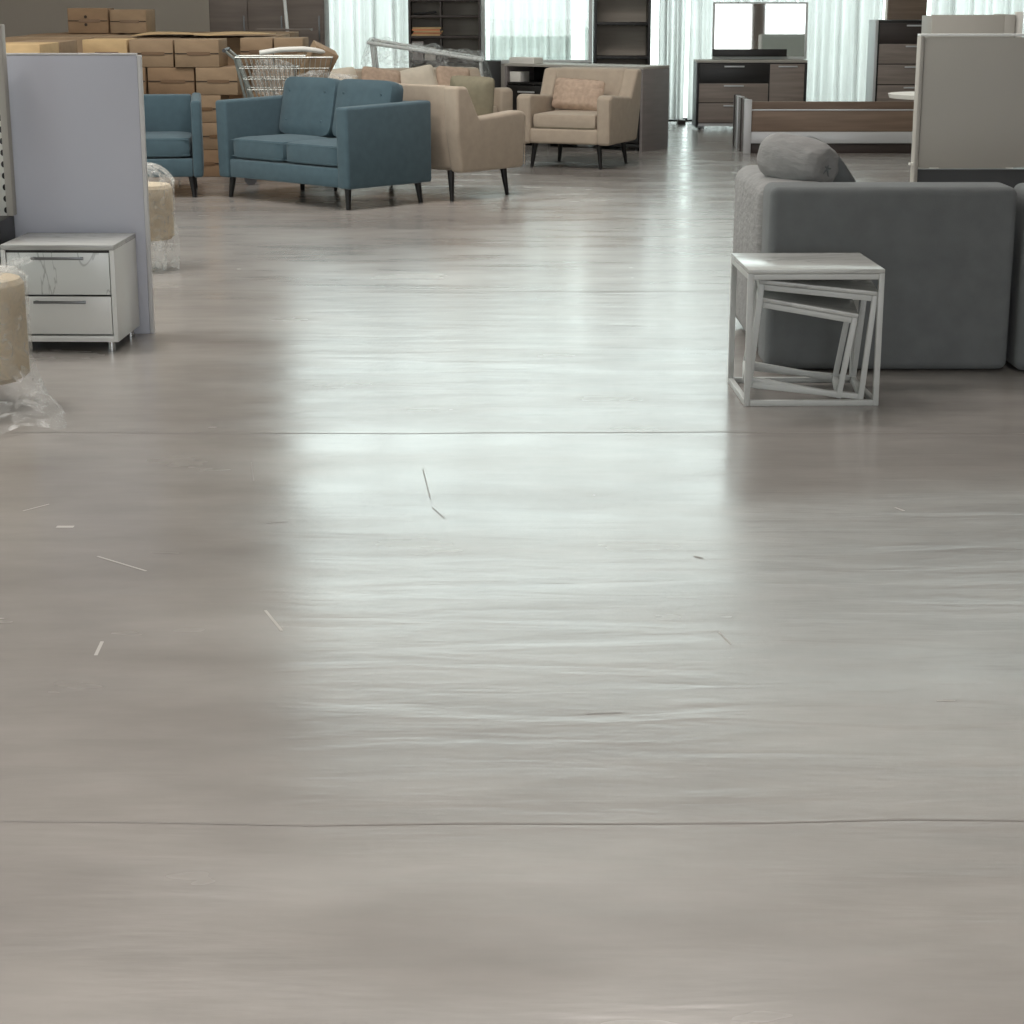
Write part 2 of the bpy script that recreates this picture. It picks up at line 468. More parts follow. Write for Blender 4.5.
# wall behind the camera: glazed shop front with a brown pier
FZ = 5.2
b_ = MB()
b_.box(X0, X1, Y0 - .2, Y0, FZ, H)
b_.box(X0, -5.2, Y0 - .2, Y0, 0, FZ)
b_.box(8.6, X1, Y0 - .2, Y0, 0, FZ)
b_.box(6.57, 6.94, Y0 - .2, Y0, 0, FZ, mi=1)
b_.box(-5.2, 8.6, Y0 - .2, Y0, 0, .34)
struct(b_.build('wall_front', [M['wall'], M['brown']], smooth=False))

struct(MB().box(-40, 40, Y1 + .25, Y1 + 60, -.25, -.05).build('ground', M['ground'], smooth=False))
struct(MB().box(-40, 40, Y0 - 60, Y0 - .25, -.25, -.05).build('ground', M['ground'], smooth=False))

# ------------------------------------------------------------------ curtains
def curtain(x0, x1, label, seed, y=Y1 - .30):
    rnd = random.Random(seed)
    n = max(5, int((x1 - x0) / .105))
    ph = rnd.random() * 6
    w = [rnd.uniform(.6, 1.25) for _ in range(n + 2)]
    w2 = [rnd.uniform(-.3, .3) for _ in range(n + 2)]
    def fn(u, v):
        k = u * n
        i = int(k); f = k - i
        amp = (w[i] * (1 - f) + w[min(i + 1, n)] * f) * (.032 + .012 * (1 - v))
        sh = (w2[i] * (1 - f) + w2[min(i + 1, n)] * f) * .03 * (1 - v)
        return (x0 + (x1 - x0) * u + .012 * math.sin(k * 3.1 + ph + v * 2) + sh, y + amp * math.sin(2 * PI * k + ph + .5 * math.sin(v * 3 + seed)), .03 + 2.66 * v)
    t = thing('sheer_curtain', label, 'curtain', (0, 0, 0), 0, 'sheer curtains along the back windows')
    MB().grid(fn, n * 12, 9).build('curtain_panel', M['sheer'], t, fix=False)
    MB().box(x0, x1, y - .05, y + .05, 2.69, 2.74, .005).build('curtain_track', M['alu'], t)
    return t
curtain(-2.35, -1.22, 'white sheer curtain between the brown wardrobe and the open dark shelf unit', 1)
curtain(-1.20, -.30, 'white sheer curtain behind the shelf unit that holds orange magazines', 2)
curtain(-.28, .70, 'white sheer curtain seen through the white framed glass screen', 3)
curtain(.84, 1.62, 'white sheer curtain behind the tall empty dark bookcase', 4)
curtain(1.72, 2.02, 'narrow gathered sheer curtain just left of the dresser with mirror', 5)
curtain(2.08, 3.30, 'white sheer curtain behind the dresser mirror', 6)
curtain(3.34, 4.34, 'white sheer curtain between the dresser mirror and the chest of drawers', 7)
curtain(4.88, 6.6, 'white sheer curtain at the right above the white cabinets', 8)

# ------------------------------------------------------------------ sofas
def legs(root, w, d, h, splay, r0=.024, r1=.014, name='leg'):
    for sx in (-1, 1):
        for sy in (-1, 1):
            MB().cyl((sx * (w + splay * .9), sy * (d + splay * .7), 0), (sx * w, sy * d, h + .01), r1, r0, 14).build(name, M['blackwood'], root)

def rot_tuft(nx, ny, depth, wid):
    def f(u, v):
        s_ = 0
        for i in range(nx):
            for j in range(ny):
                cx = -1 + (2 * i + 1) / nx; cy = -1 + (2 * j + 1) / ny
                r2 = ((u - cx) ** 2 + (v - cy) ** 2) / wid ** 2
                s_ += depth * math.exp(-r2)
        return s_
    return f
def grid_tuft(nx, ny, depth, wid):
    def f(u, v):
        a = min(abs(u - (-1 + 2 * i / nx)) for i in range(1, nx))
        b = min(abs(v - (-1 + 2 * j / ny)) for j in range(1, ny))
        return depth * max(math.exp(-(a / wid) ** 2), math.exp(-(b / wid) ** 2))
    return f

def teal_sofa(label, cat, loc, rz, w, nseat, backs=True, name='teal_sofa', d=.82, group=None, at=.125):
    r = thing(name, label, cat, loc, rz, group)
    hw, hd = w / 2, d / 2
    for s in (-1, 1):
        xa, xb = (hw - at, hw) if s > 0 else (-hw, -hw + at)
        MB().prism([(-hd, .15), (-hd - .012, .715), (hd, .735), (hd, .15)], xa, xb, .022).build('arm', M['teal'], r)
    MB().box(-hw + at, hw - at, -hd + .012, hd - .1, .155, .29, .015).build('base_frame', M['teal'], r)
    MB().box(-hw + at, hw - at, hd - .13, hd - .002, .155, .725, .02).build('backrest_frame', M['teal'], r)
    iw = w - 2 * at
    cw = iw / nseat
    for i in range(nseat):
        cx = -iw / 2 + cw * (i + .5)
        c = MB().cushion(cw - .008, d - .15, .17, T(cx, -.055, .372), edge=.2, k=12, side=.015).build('seat_cushion', M['teal'], r)
        for zz in (.315, .43):
            a, b, e = cx - cw / 2 + .02, cx + cw / 2 - .02, -.055 - (d - .15) / 2
            MB().tube([(a, e + .006, zz), (b, e + .006, zz)], .004, 6).build('piping', M['teal'], c)
        if backs:
            c = MB().cushion(cw - .01, .44, .17, T(cx, .17, .655, 78, 0, 0), edge=.3, k=9, side=.02,
                             tuft=rot_tuft(3, 2, .16, .10)).build('back_cushion', M['teal'], r)
            for bx in (-.33 * 2, 0, .33 * 2):
                for bz in (-.5, .5):
                    p = T(cx, .17, .655, 78, 0, 0) @ Vector((bx * cw / 2, bz * .22, -.074 - 0.0))
                    p2 = T(cx, .17, .655, 78, 0, 0) @ Vector((bx * cw / 2, bz * .22, .074))
                    q = p if p.y < p2.y else p2
                    MB().cyl(q + Vector((0, .004, 0)), q + Vector((0, -.006, 0)), .010, .008, 10).build('button', M['teal'], c)
    legs(r, hw - .09, hd - .07, .15, .02, .026, .017)
    return r
teal_sofa('teal two seat sofa with boxy arms, turned to the left', 'sofa', (-1.395, 14.51, 0), -43.5, 1.47, 2)
teal_sofa('teal armchair half hidden behind the upright pale lavender board', 'armchair', (-2.785, 14.99, 0), 8.5, .84, 1, backs=False, name='teal_armchair', at=.075)

def beige_seat(label, cat, name, loc, rz, w, nseat, d=.84, group=None, bh=.83):
    r = thing(name, label, cat, loc, rz, group)
    hw, hd, at = w / 2, d / 2, .12
    prof = [(-hd, .21), (-hd - .01, .615), (-hd + .05, .635), (.13, .60), (.27, bh), (.39, bh + .005), (hd - .02, .50), (hd - .08, .21)]
    for s in (-1, 1):
        # the outer side leans outwards a little towards the top
        m = MB()
        xa, xb = (hw - at, hw) if s > 0 else (-hw, -hw + at)
        m.prism(prof, xa, xb, .028, 4)
        for v in m.bm.verts:
            if (v.co.x * s) > hw - at * .5:
                v.co.x += s * .035 * (v.co.z - .21)
        a = m.build('arm', M['beige'], r)
        MB().tube([(s * (hw + .0) - s * .002 + s * .0, y + (-.004 if y < -hd + .02 else 0), z) for y, z in ((-hd, .23), (-hd - .01, .60))], .004, 6).build('piping', M['beige'], a)
    MB().box(-hw + at - .01, hw - at + .01, -hd + .006, hd - .14, .215, .345, .02, 3).build('base_frame', M['beige'], r)
    bw = hw - at + .02
    m = MB().prism([(.15, .36), (.262, bh - .002), (.385, bh + .012), (hd - .03, .5), (hd - .09, .23), (.15, .23)], -bw, bw, .02, 3)
    m.build('backrest', M['beige'], r)
    iw = w - 2 * at
    cw = iw / nseat
    for i in range(nseat):
        cx = -iw / 2 + cw * (i + .5)
        c = MB().cushion(cw - .006, d - .26, .15, T(cx, -.125, .405), edge=.22, k=12, side=.02).build('seat_cushion', M['beige'], r)
        e = -.125 - (d - .26) / 2
        MB().tube([(cx - cw / 2 + .02, e + .006, .355), (cx + cw / 2 - .02, e + .006, .355)], .004, 6).build('piping', M['olive'], c)
    legs(r, hw - .13, hd - .10, .215, .03, .027, .014)
    return r
beige_seat('beige armchair with slim dark legs, facing the aisle and holding a tufted cushion', 'armchair', 'beige_armchair', (.60, 17.45, 0), -22, .85, 1)
beige_seat('beige loveseat turned away, standing back to back with the teal sofa', 'loveseat', 'beige_loveseat', (-.705, 15.02, 0), 140, 1.42, 2, d=.79)
beige_seat('beige sofa with cream cushions, mostly hidden behind the turned away loveseat', 'sofa', 'beige_sofa', (-1.02, 18.32, 0), 28, 1.86, 3, bh=.79)

def pillow(name, label, w, h, th, Mx, m, tuft=None, piping=True, group=None):
    r = thing(name, label, 'cushion', Mx.to_translation(), 0, group)
    r.rotation_euler = Mx.to_euler()
    c = MB().cushion(w, h, th, None, n=14, edge=.82, k=14, side=.0, tuft=tuft).build('cushion_cover', m, r)
    if piping:
        k = 14
        pts = []
        for i in range(48):
            a = 2 * PI * i / 48
            u, v = math.cos(a), math.sin(a)
            q = (abs(u) ** 10 + abs(v) ** 10) ** .1
            pts.append((u / q * w / 2 * .99, v / q * h / 2 * .99, 0))
        MB().tube(pts, .006, 6, closed=True).build('piping', m, r)
    return r
# local frame of the armchair: (.60,17.45) rz -17
def inframe(ox, oy, rz, x, y, z, rx=0, ry=0, rr=0):
    return T(ox, oy, 0, 0, 0, rz) @ T(x, y, z, rx, ry, rr)
pillow('tufted_cushion', 'rose beige cushion quilted in squares, leaning on the beige armchair back', .46, .27, .13,
       inframe(.60, 17.45, -22, -.04, .065, .615, 72, 3, 0), M['rose'], grid_tuft(6, 4, .22, .09))
pillow('olive_cushion', 'olive grey cushion standing behind the near arm of the beige loveseat', .36, .36, .13,
       T(-.31, 15.10, .69, 86, 2, -22), M['olive'])
for i, (x, lab, mm, ww) in enumerate(((-.60, 'cream cushion at the left end of the hidden beige sofa', 'cream', .42), (-.17, 'rose cushion second from the left on the hidden beige sofa', 'rose', .38),
                                  (.22, 'pale cream cushion in the middle of the hidden beige sofa', 'cream', .38), (.58, 'rose cushion at the right end of the hidden beige sofa', 'rose', .34))):
    pillow('sofa_cushion', lab, ww, .34, .12, inframe(-1.02, 18.32, 28, x, .085, .645, 72, (-6, 8, -10, 5)[i], (4, -6, 3, -3)[i]), M[mm], grid_tuft(5, 4, .12, .1) if mm == 'rose' else None, group='cushions on the hidden beige sofa')

# ------------------------------------------------------------------ grey modular sofa
def grey_module(label, loc, w, arm):
    r = thing('grey_sofa', label, 'sofa', loc, 0)
    m = MB().box(0, w, 0, .26, .006, .745, .035, 4)
    m.build('backrest', M['grey'], r)
    x0 = 0
    if arm:
        t = bmesh.new()
        a = MB()
        def fn(u, v):
            return 0
        a.box(-.012, .30, .245, 1.22, .02, .735, .07, 5)
        a.build('arm', M['pale_lit_grey'], r)  # paler than the backrest: light from the left put into the colour
        x0 = .3
    MB().box(x0, w - .01, .26, 1.2, .035, .27, .03).build('base', M['grey'], r)
    MB().cushion(w - x0 - .02, .93, .19, T((w + x0) / 2, .73, .36), edge=.25, k=12).build('seat_cushion', M['grey'], r)
    for x in (.08, w - .08):
        for y in (.1, 1.1):
            MB().cyl((x, y, 0), (x, y, .03), .02, .025, 12).build('foot', M['blackwood'], r)
    return r
grey_module('charcoal grey sofa module seen from behind, next to the white nesting tables', (1.03, 7.77, 0), .99, True)
grey_module('charcoal grey sofa module cut off by the right picture edge', (2.045, 7.74, 0), .95, False)
# the rolled throw pillow on the arm
r = thing('bolster_cushion', 'soft grey rolled cushion lying on the end of the charcoal sofa', 'cushion', (1.205, 8.30, .800), 0)
def bol(u, v):
    a = 2 * PI * u
    prof = [(-.165, .0), (-.170, .03), (-.176, .055), (-.165, .082), (-.13, .100), (-.06, .110), (.03, .112), (.10, .105), (.15, .085), (.175, .05), (.18, .0)]
    k = v * (len(prof) - 1); i = min(int(k), len(prof) - 2); f = k - i
    y = prof[i][0] * (1 - f) + prof[i + 1][0] * f
    rr = prof[i][1] * (1 - f) + prof[i + 1][1] * f
    rr *= 1 + .03 * math.sin(3 * a + y * 12) + .022 * math.sin(7 * a + 20 * y) * (1 if y > -.12 else 2.0)
    return (rr * math.cos(a), y, rr * math.sin(a) * .96)
o = MB().grid(bol, 64, 40, cu=True).build('bolster_body', M['pale_lit_grey'], r)
o.rotation_euler = (R(8), 0, R(42))
o.location = (0, 0, .005)
MB().prism([(.03, -.10), (.03, .09), (.07, .104), (.13, .075), (.20, .005), (.275, -.105)], -.055, .055, .02, 4, M=T(0, .06, 0, 0, 0, -86)).build('cushion_flap', M['grey'], r)  # darker grey paints in the shade on the flap's inner side
tb = MB()
for k in range(5):
    an = k * 2 * PI / 5
    tb.tube([(0, 0, 0), (.028 * math.cos(an), .004, .028 * math.sin(an)), (.055 * math.cos(an + .3), .012, .055 * math.sin(an + .3))], .004, 6)
tb = tb.build('gathered_end', M['grey'], r)
tb.rotation_euler = (0, 0, R(42)); tb.location = (.168 * math.sin(R(42)), -.168 * math.cos(R(42)), -.018)

# ------------------------------------------------------------------ white nesting tables
def nest_table(label, w, d, h, Mx, t=.021):
    r = thing('nesting_table', label, 'side table', Mx.to_translation(), 0, 'white nesting tables beside the grey sofa')
    r.rotation_euler = Mx.to_euler()
    MB().box(0, w, 0, d, h - .016, h, .002).build('tabletop', M['marbletop'], r)
    for x in (0, w - t):
        for y in (0, d - t):
            MB().box(x, x + t, y, y + t, 0, h - .016, .002).build('leg', M['tablewhite'], r)
    g = .0005
    for y in (0, d - t):
        MB().box(t + g, w - t - g, y, y + t, 0, t, .002).build('base_rail', M['tablewhite'], r)
        MB().box(t + g, w - t - g, y, y + t, h - .017 - t, h - .017, .002).build('top_rail', M['tablewhite'], r)
    for x in (0, w - t):
        MB().box(x, x + t, t + g, d - t - g, 0, t, .002).build('base_rail', M['tablewhite'], r)
        MB().box(x, x + t, t + g, d - t - g, h - .017 - t, h - .017, .002).build('top_rail', M['tablewhite'], r)
    return r
nest_table('largest white frame side table, standing upright in front of the grey sofa', .505, .465, .512, T(.868, 7.09, 0, 0, 0, 1.5))
nest_table('middle white nesting table, tucked slightly tilted inside the largest one', .44, .37, .41, T(.882, 7.16, .058, 0, 5.2, -5.0))
nest_table('smallest white nesting table, tilted furthest inside the other two', .375, .34, .325, T(.868, 7.17, .080, 0, 9.0, -6.5))

# ------------------------------------------------------------------ nightstand
r = thing('nightstand', 'glossy white two drawer nightstand with marble print, in front of the lavender board', 'nightstand', (-1.925, 8.43, 0), -1.5)
W, D_, Hn = .485, .43, .460
MB().box(-W / 2, W / 2, -D_ / 2, D_ / 2, Hn - .022, Hn, .002).build('tabletop', M['marbletop'], r)
bd = MB()
bd.box(-W / 2, -W / 2 + .02, -D_ / 2, D_ / 2, .045, Hn - .022, .001)
bd.box(W / 2 - .02, W / 2, -D_ / 2, D_ / 2, .045, Hn - .022, .001)
bd.box(-W / 2 + .02, W / 2 - .02, -D_ / 2, D_ / 2, .045, .070, .001)
bd.box(-W / 2 + .02, W / 2 - .02, D_ / 2 - .01, D_ / 2, .070, Hn - .022, .001)
bd.build('body', M['white'], r)
for z0, z1, mm in ((.078, .240, 'white'), (.248, .427, 'marblefront')):
    dr = MB()
    dr.box(-W / 2 + .024, W / 2 - .024, -D_ / 2 + .002, -D_ / 2 + .02, z0, z1, .0015)
    dr.box(-W / 2 + .04, W / 2 - .04, -D_ / 2 + .02, D_ / 2 - .02, z0 + .01, z1 - .03)
    dr = dr.build('drawer', M[mm], r)
    hz = z1 - .022
    h_ = MB().box(-.11, .115, -D_ / 2 - .022, -D_ / 2 - .016, hz - .006, hz + .006, .002)
    h_.box(-.105, -.093, -D_ / 2 - .018, -D_ / 2 + .003, hz - .005, hz + .005)
    h_.box(.098, .110, -D_ / 2 - .018, -D_ / 2 + .003, hz - .005, hz + .005)
    h_.build('handle', M['handle'], dr)
MB().box(-W / 2 + .022, W / 2 - .022, -D_ / 2 + .003, -D_ / 2 + .012, .427, .437).build('top_groove', M['black'], r)
for x in (-.2, .205):
    for y in (-.185, .185):
        MB().cyl((x, y, 0), (x, y, .046), .016, .016, 16).build('foot', M['chrome'], r)

# upright board behind it
r = thing('upright_board', 'tall pale lavender furniture board standing upright behind the nightstand', 'board', (-1.935, 8.675, 0), 0)
MB().box(-.305, .296, 0, .018, 0, 1.228, .002).build('board_face', M['lav'], r)
e = MB().box(.297, .315, -.002, .022, 0, 1.229, .002).box(-.305, .296, -.002, .022, 1.2285, 1.238, .002)
e.build('edge_strip', M['edge'], r)

# perforated rack on a black cabinet at the far left
r = thing('black_cabinet', 'low black cabinet behind the nightstand at the left picture edge', 'cabinet', (-2.49, 8.39, 0), 0)
MB().box(-.4, .28, -.12, .25, .03, .54, .006).build('body', M['black'], r)
MB().box(-.4, .27, -.10, .23, 0, .03).build('plinth', M['blackwood'], r)
r = thing('perforated_rack', 'white perforated metal panel standing upright on the black cabinet', 'rack panel', (-2.462, 8.60, .5405), 0)
MB().box(-.40, .262 - .03, -.004, .0, 0, .82, .001).build('perforated_sheet', M['perf'], r)
MB().box(.232, .262, -.012, .05, 0, .82, .003).build('side_channel', M['whitepanel'], r)

# ------------------------------------------------------------------ plastic wrapped foam rolls
def foam_roll(label, loc, rad, z0, z1, top, skirt, seed):
    r = thing('foam_roll', label, 'foam roll', loc, 0, 'plastic wrapped foam rolls at the left')
    rnd = random.Random(seed)
    def body(u, v):
        a = 2 * PI * u
        pr = [(0, z0), (rad * .9, z0), (rad, z0 + .02), (rad, z1 - .02), (rad * .93, z1), (0, z1 + .003)]
        k = v * (len(pr) - 1); i = min(int(k), len(pr) - 2); f = k - i
        q = pr[i][0] * (1 - f) + pr[i + 1][0] * f
        q *= 1 + .012 * math.sin(3 * a + 1)
        return (q * math.cos(a), q * math.sin(a), pr[i][1] * (1 - f) + pr[i + 1][1] * f)
    MB().grid(body, 48, 26, cu=True).build('foam_core', M['foam'], r)
    ph = [rnd.uniform(0, 6) for _ in range(6)]
    def film(u, v):
        a = 2 * PI * u
        wob = .010 * math.sin(9 * a + ph[0]) + .008 * math.sin(17 * a + ph[1] + 5 * v)
        if v < .35:               # the skirt, spreading on the floor
            t = v / .35
            ext = skirt(a) * (1 - t) ** 1.4
            q = rad + .014 + ext + wob * (2 - t) * 1.3
            z = .004 + (z0 + .06) * t ** .8 + .012 * (1 - t) * (1 + math.sin(13 * a + ph[2])) 
        elif v < .8:
            t = (v - .35) / .45
            q = rad + .012 + wob * .5
            z = z0 + .06 + (z1 - z0 - .05) * t
        else:
            t = (v - .8) / .2
            q = (rad + .012) * (1 - t ** 1.6) + .002 + wob * (1 + t) * (1 - t)
            z = z1 + .01 + (top - z1) * math.sin(t * PI / 2) + .02 * math.sin(8 * a + ph[3]) * t * (1 - t) * 2
        return (q * math.cos(a), q * math.sin(a), max(.002, z))
    f = MB().grid(film, 96, 44, cu=True).build('plastic_wrap', M['film'], r)
    return r
def sk1(a):
    return .03 + .24 * max(0, math.cos(a - R(-48))) ** 8 + .26 * max(0, math.cos(a - R(-92))) ** 3 + .02 * math.sin(5 * a)
r1 = foam_roll('thick beige foam roll in clear plastic, cut off by the left picture edge', (-2.01, 7.12, 0), .20, .10, .475, .505, sk1, 3)
def sk2(a):
    return -.02 + .02 * math.sin(4 * a) + .04 * max(0, math.cos(a - R(-80))) ** 4
foam_roll('beige foam roll in clear plastic standing behind the lavender board', (-2.045, 10.78, 0), .165, .17, .47, .575, sk2, 11)
tw = MB()                                  # twisted tail of the film above the first roll
def tail(u, v):
    a = 2 * PI * u
    q = .012 + .03 * v * (1 + .5 * math.sin(5 * a + 2))
    return (.08 + .13 * v + q * math.cos(a), -.05 + q * math.sin(a) * .5, .485 + .07 * v + .012 * math.sin(3 * a))
tw.grid(tail, 28, 8, cu=True).build('film_tail', M['film'], r1, fix=False)

# ------------------------------------------------------------------ cardboard cartons
BH = .223
def carton(label, loc, w, d, h=BH, pale=False, rz=0.0, marks=False, name='cardboard_carton', group=None, long_tape=True, seed=0):
    r = thing(name, label, 'carton', loc, rz, group)
    rnd = random.Random(seed)
    g = .003
    m = M['cardpale'] if pale else (M['card'] if rnd.random() < .55 else M['card2'])
    MB().box(-w / 2 + g, w / 2 - g, -d / 2 + g, d / 2 - g, 0.001, h - .001, .006, 2).build('carton_body', m, r)
    fl_ = MB()
    fl_.box(-w / 2 + .006, w / 2 - .006, -d / 2 - .001, -d / 2 + .004, h * .50 - .004, h * .50 + .004)
    fl_.build('flap_seam', M['mark'], r)
    MB().box(-w * .22, w * .30, -d / 2 - .0022, -d / 2 + .003, h * .44, h * .56).build('packing_tape', M['tape'], r)
    if marks:
        q = MB()
        for zz in (.35, .66):
            q.cyl((-w * .05, -d / 2 - .002, h * zz), (-w * .05, -d / 2 + .002, h * zz), .014, .014, 12)
        q.build('printed_mark', M['mark'], r)
    return r
ord_ = ['first', 'second', 'third', 'fourth', 'fifth', 'sixth', 'seventh', 'eighth']
lay_ = ['bottom', 'second', 'middle', 'fourth', 'top']
cols5 = [(-3.53, -3.16), (-3.15, -2.785), (-2.775, -2.405), (-2.31, -2.03), (-2.02, -1.77)]
cols4 = [(-3.40, -3.02), (-3.01, -2.62), (-2.61, -2.26), (-2.22, -1.86)]
sd = 100
for L in range(5):
    cs = cols5 if L % 2 == 0 else cols4
    n = 0
    for i, (xa, xb) in enumerate(cs):
        sd += 1
        back = xa > -2.32
        y = 16.33 + (.52 if back else 0) + (0, .02, .0, .03, .01)[i]
        if L == 4:
            lab = 'brown carton, %s from the left along the front of the top layer of the pile' % ord_[i]
            grp = 'cartons in the front of the pile'
        elif L == 3:
            lab = 'brown carton, %s from the left along the fourth layer of the pile' % ord_[i]
            grp = 'cartons in the front of the pile'
        else:
            lab = 'brown carton low in the pile behind the teal seats'
            grp = 'cartons in the lower layers of the pile'
        carton(lab, ((xa + xb) / 2, y + .25, L * BH), xb - xa, .50, pale=(L == 4 and i == 0), group=grp, seed=sd)
# column reaching forward at the left
for k, y in enumerate((15.22, 15.88)):
    for L in range(5):
        sd += 1
        if L == 4:
            lab = ('pale carton on the forward left corner of the pile, above the lavender board', 'dark carton behind the pale one at the left side of the pile')[k]
            grp = None
        else:
            lab = 'brown carton below the forward left corner of the pile'
            grp = 'cartons below the forward left corner'
        carton(lab, (-3.735, y, L * BH), .40, .64, pale=(L == 4 and k == 0), group=grp, seed=sd)
# rows further back: tall cartons whose tops make the flat top of the pile
for j, y in enumerate((17.78, 18.58, 19.38)):
    for i, x in enumerate((-4.05, -3.27, -2.49)):
        tall = carton('tall carton, %s from the left in the %s row behind the small cartons' % (ord_[i], ord_[j]),
                      (x, y, 0), .76, .78, h=5 * BH - .004 + (0, .004, -.004)[(i + j) % 3], name='tall_carton', group='tall cartons at the back of the pile', seed=sd + i + 9 * j)
carton('small carton with two dark print marks, left one on top of the pile', (-3.95, 18.75, 5 * BH + .003), .375, .40, h=.228, marks=True, rz=2, name='small_carton', seed=5)
carton('small taped carton, right one of the pair on top of the pile', (-3.572, 18.80, 5 * BH + .003), .35, .38, h=.215, rz=-3, name='small_carton', seed=8)
# loose flat sheet of cardboard on top of the pile
o = MB().grid(lambda u, v: (-3.3 + 1.15 * u, 17.25 + .9 * v, 5 * BH + .008 + .016 * abs(math.sin(PI * u * 1.7 + v))), 20, 8).build('cardboard_sheet', M['cardpale'], fix=False)
sm = o.modifiers.new('t', 'SOLIDIFY'); sm.thickness = .005; sm.offset = 1
tag(o, 'loose pale cardboard sheet lying on top of the carton pile', 'cardboard')
# thin white pole leaning behind the pile
r = thing('leaning_pole', 'thin white pole leaning against the taupe wardrobe', 'pole', (-2.24, 20.0, 0), 0)
MB().cyl((0.06, 0, 0.0), (-.16, .72, 2.1), .018, .018, 12).build('pole_shaft', M['alu'], r)
MB().cyl((0.06, 0, 0.0), (.058, .006, .02), .022, .022, 12).build('end_cap', M['rubber'], r)

# ------------------------------------------------------------------ shopping trolley
r = thing('shopping_trolley', 'silver wire shopping trolley between the cartons and the teal sofa', 'trolley', (-1.83, 15.82, 0), 4)
bk = MB()
def rect(z, x0, x1, hy):
    return [(x0, -hy, z), (x1, -hy, z), (x1, hy, z), (x0, hy, z)]
TOPB = (.995, -.36, .40, .22); BOTB = (.58, -.22, .30, .16)
def lerp(a, b, t): return a + (b - a) * t
for k in range(6):
    t = k / 5
    z, x0, x1, hy = [lerp(BOTB[i], TOPB[i], t) for i in range(4)]
    rr = .007 if k in (0, 5) else .003
    P_ = rect(z, x0, x1, hy)
    for a, b in zip(P_, P_[1:] + P_[:1]):
        bk.cyl(a, b, rr, n=6)
def side(n, f):
    for i in range(n + 1):
        t = i / n
        a, b = f(t)
        bk.cyl(a, b, .003, n=5)
side(18, lambda t: ((lerp(BOTB[1], BOTB[2], t), -BOTB[3], BOTB[0]), (lerp(TOPB[1], TOPB[2], t), -TOPB[3], TOPB[0])))
side(18, lambda t: ((lerp(BOTB[1], BOTB[2], t), BOTB[3], BOTB[0]), (lerp(TOPB[1], TOPB[2], t), TOPB[3], TOPB[0])))
side(9, lambda t: ((BOTB[2], lerp(-BOTB[3], BOTB[3], t), BOTB[0]), (TOPB[2], lerp(-TOPB[3], TOPB[3], t), TOPB[0])))
side(9, lambda t: ((BOTB[1], lerp(-BOTB[3], BOTB[3], t), BOTB[0]), (TOPB[1], lerp(-TOPB[3], TOPB[3], t), TOPB[0])))
side(12, lambda t: ((lerp(BOTB[1], BOTB[2], t), -BOTB[3], BOTB[0]), (lerp(BOTB[1], BOTB[2], t), BOTB[3], BOTB[0])))
bk.build('basket', M['steel'], r)
ch = MB()
for s in (-1, 1):
    ch.tube([(-.44, s * .2, 1.05), (-.36, s * .2, .98), (-.26, s * .18, .55), (-.30, s * .18, .22), (.30, s * .15, .13), (.40, s * .14, .13)], .011, 8)
    ch.tube([(.40, s * .14, .13), (.30, s * .16, .35), (.02, s * .17, .56)], .010, 8)
ch.cyl((.40, -.14, .13), (.40, .14, .13), .010); ch.cyl((-.29, -.18, .22), (-.29, .18, .22), .010)
ch.build('chassis', M['steel'], r)
MB().cyl((-.44, -.25, 1.05), (-.44, .25, 1.05), .015, n=12).build('handle', M['greyplastic'], r)
for x, y in ((-.27, -.18), (-.27, .18), (.36, -.14), (.36, .14)):
    w_ = MB().cyl((x, y - .012, .05), (x, y + .012, .05), .05, n=20)
    w_.box(x - .006, x + .006, y - .018, y - .013, .05, .15).box(x - .006, x + .006, y + .013, y + .018, .05, .15)
    w_.build('wheel', M['greyplastic'], r)
def sheet(name, label, cx, cy, z, w, d, h, m, seed, cat='plastic sheet', thick=0):
    rnd = random.Random(seed)
    ph = [rnd.uniform(0, 6) for _ in range(8)]
    def fn(u, v):
        a, b = u * 2 - 1, v * 2 - 1
        zz = h * (1 - a * a * .8) * (1 - b * b * .8)
        zz += h * .35 * (math.sin(5 * a + ph[0] + 3 * b) * math.sin(4 * b + ph[1]) + .5 * math.sin(11 * a + ph[2]) * math.cos(7 * b + ph[3]))
        return (cx + a * w / 2 * (1 + .1 * math.sin(4 * b + ph[4])), cy + b * d / 2 * (1 + .1 * math.sin(5 * a + ph[5])), z + max(0.0, zz))
    o = MB().grid(fn, 36, 28).build(name, m, fix=False)
    tag(o, label, cat)
    return o
# things in the trolley
o = MB().cushion(.34, .26, .30, T(-1.90, 15.82, .83, 0, 12, 15), edge=.35, k=4, side=.05).build('plastic_bag', M['film'])
tag(o, 'crumpled clear plastic bag lying in the shopping trolley', 'bag')
o = MB().box(-.10, .10, -.09, .09, 0, .30, .004, M=T(-1.62, 15.82, .60 + .20, 0, 0, 20) @ T(0, 0, 0, 14, 26, 0)).build('trolley_carton', M['card'])
tag(o, 'small open brown carton sticking up from the shopping trolley', 'carton')
o = MB().tube([(-1.98, 15.62, 1.03), (-1.82, 15.60, 1.055), (-1.64, 15.64, 1.06), (-1.49, 15.72, 1.04), (-1.43, 15.78, 1.00)], .021, 10).build('wrapped_tube', M['paper'])
tag(o, 'pale wrapped tube lying across the rim of the shopping trolley', 'tube')
sheet('plastic_sheet', 'crumpled clear plastic sheet heaped on the back of the teal sofa', -1.47, 15.33, .84, .50, .30, .055, M['film'], 4)
MBs = None

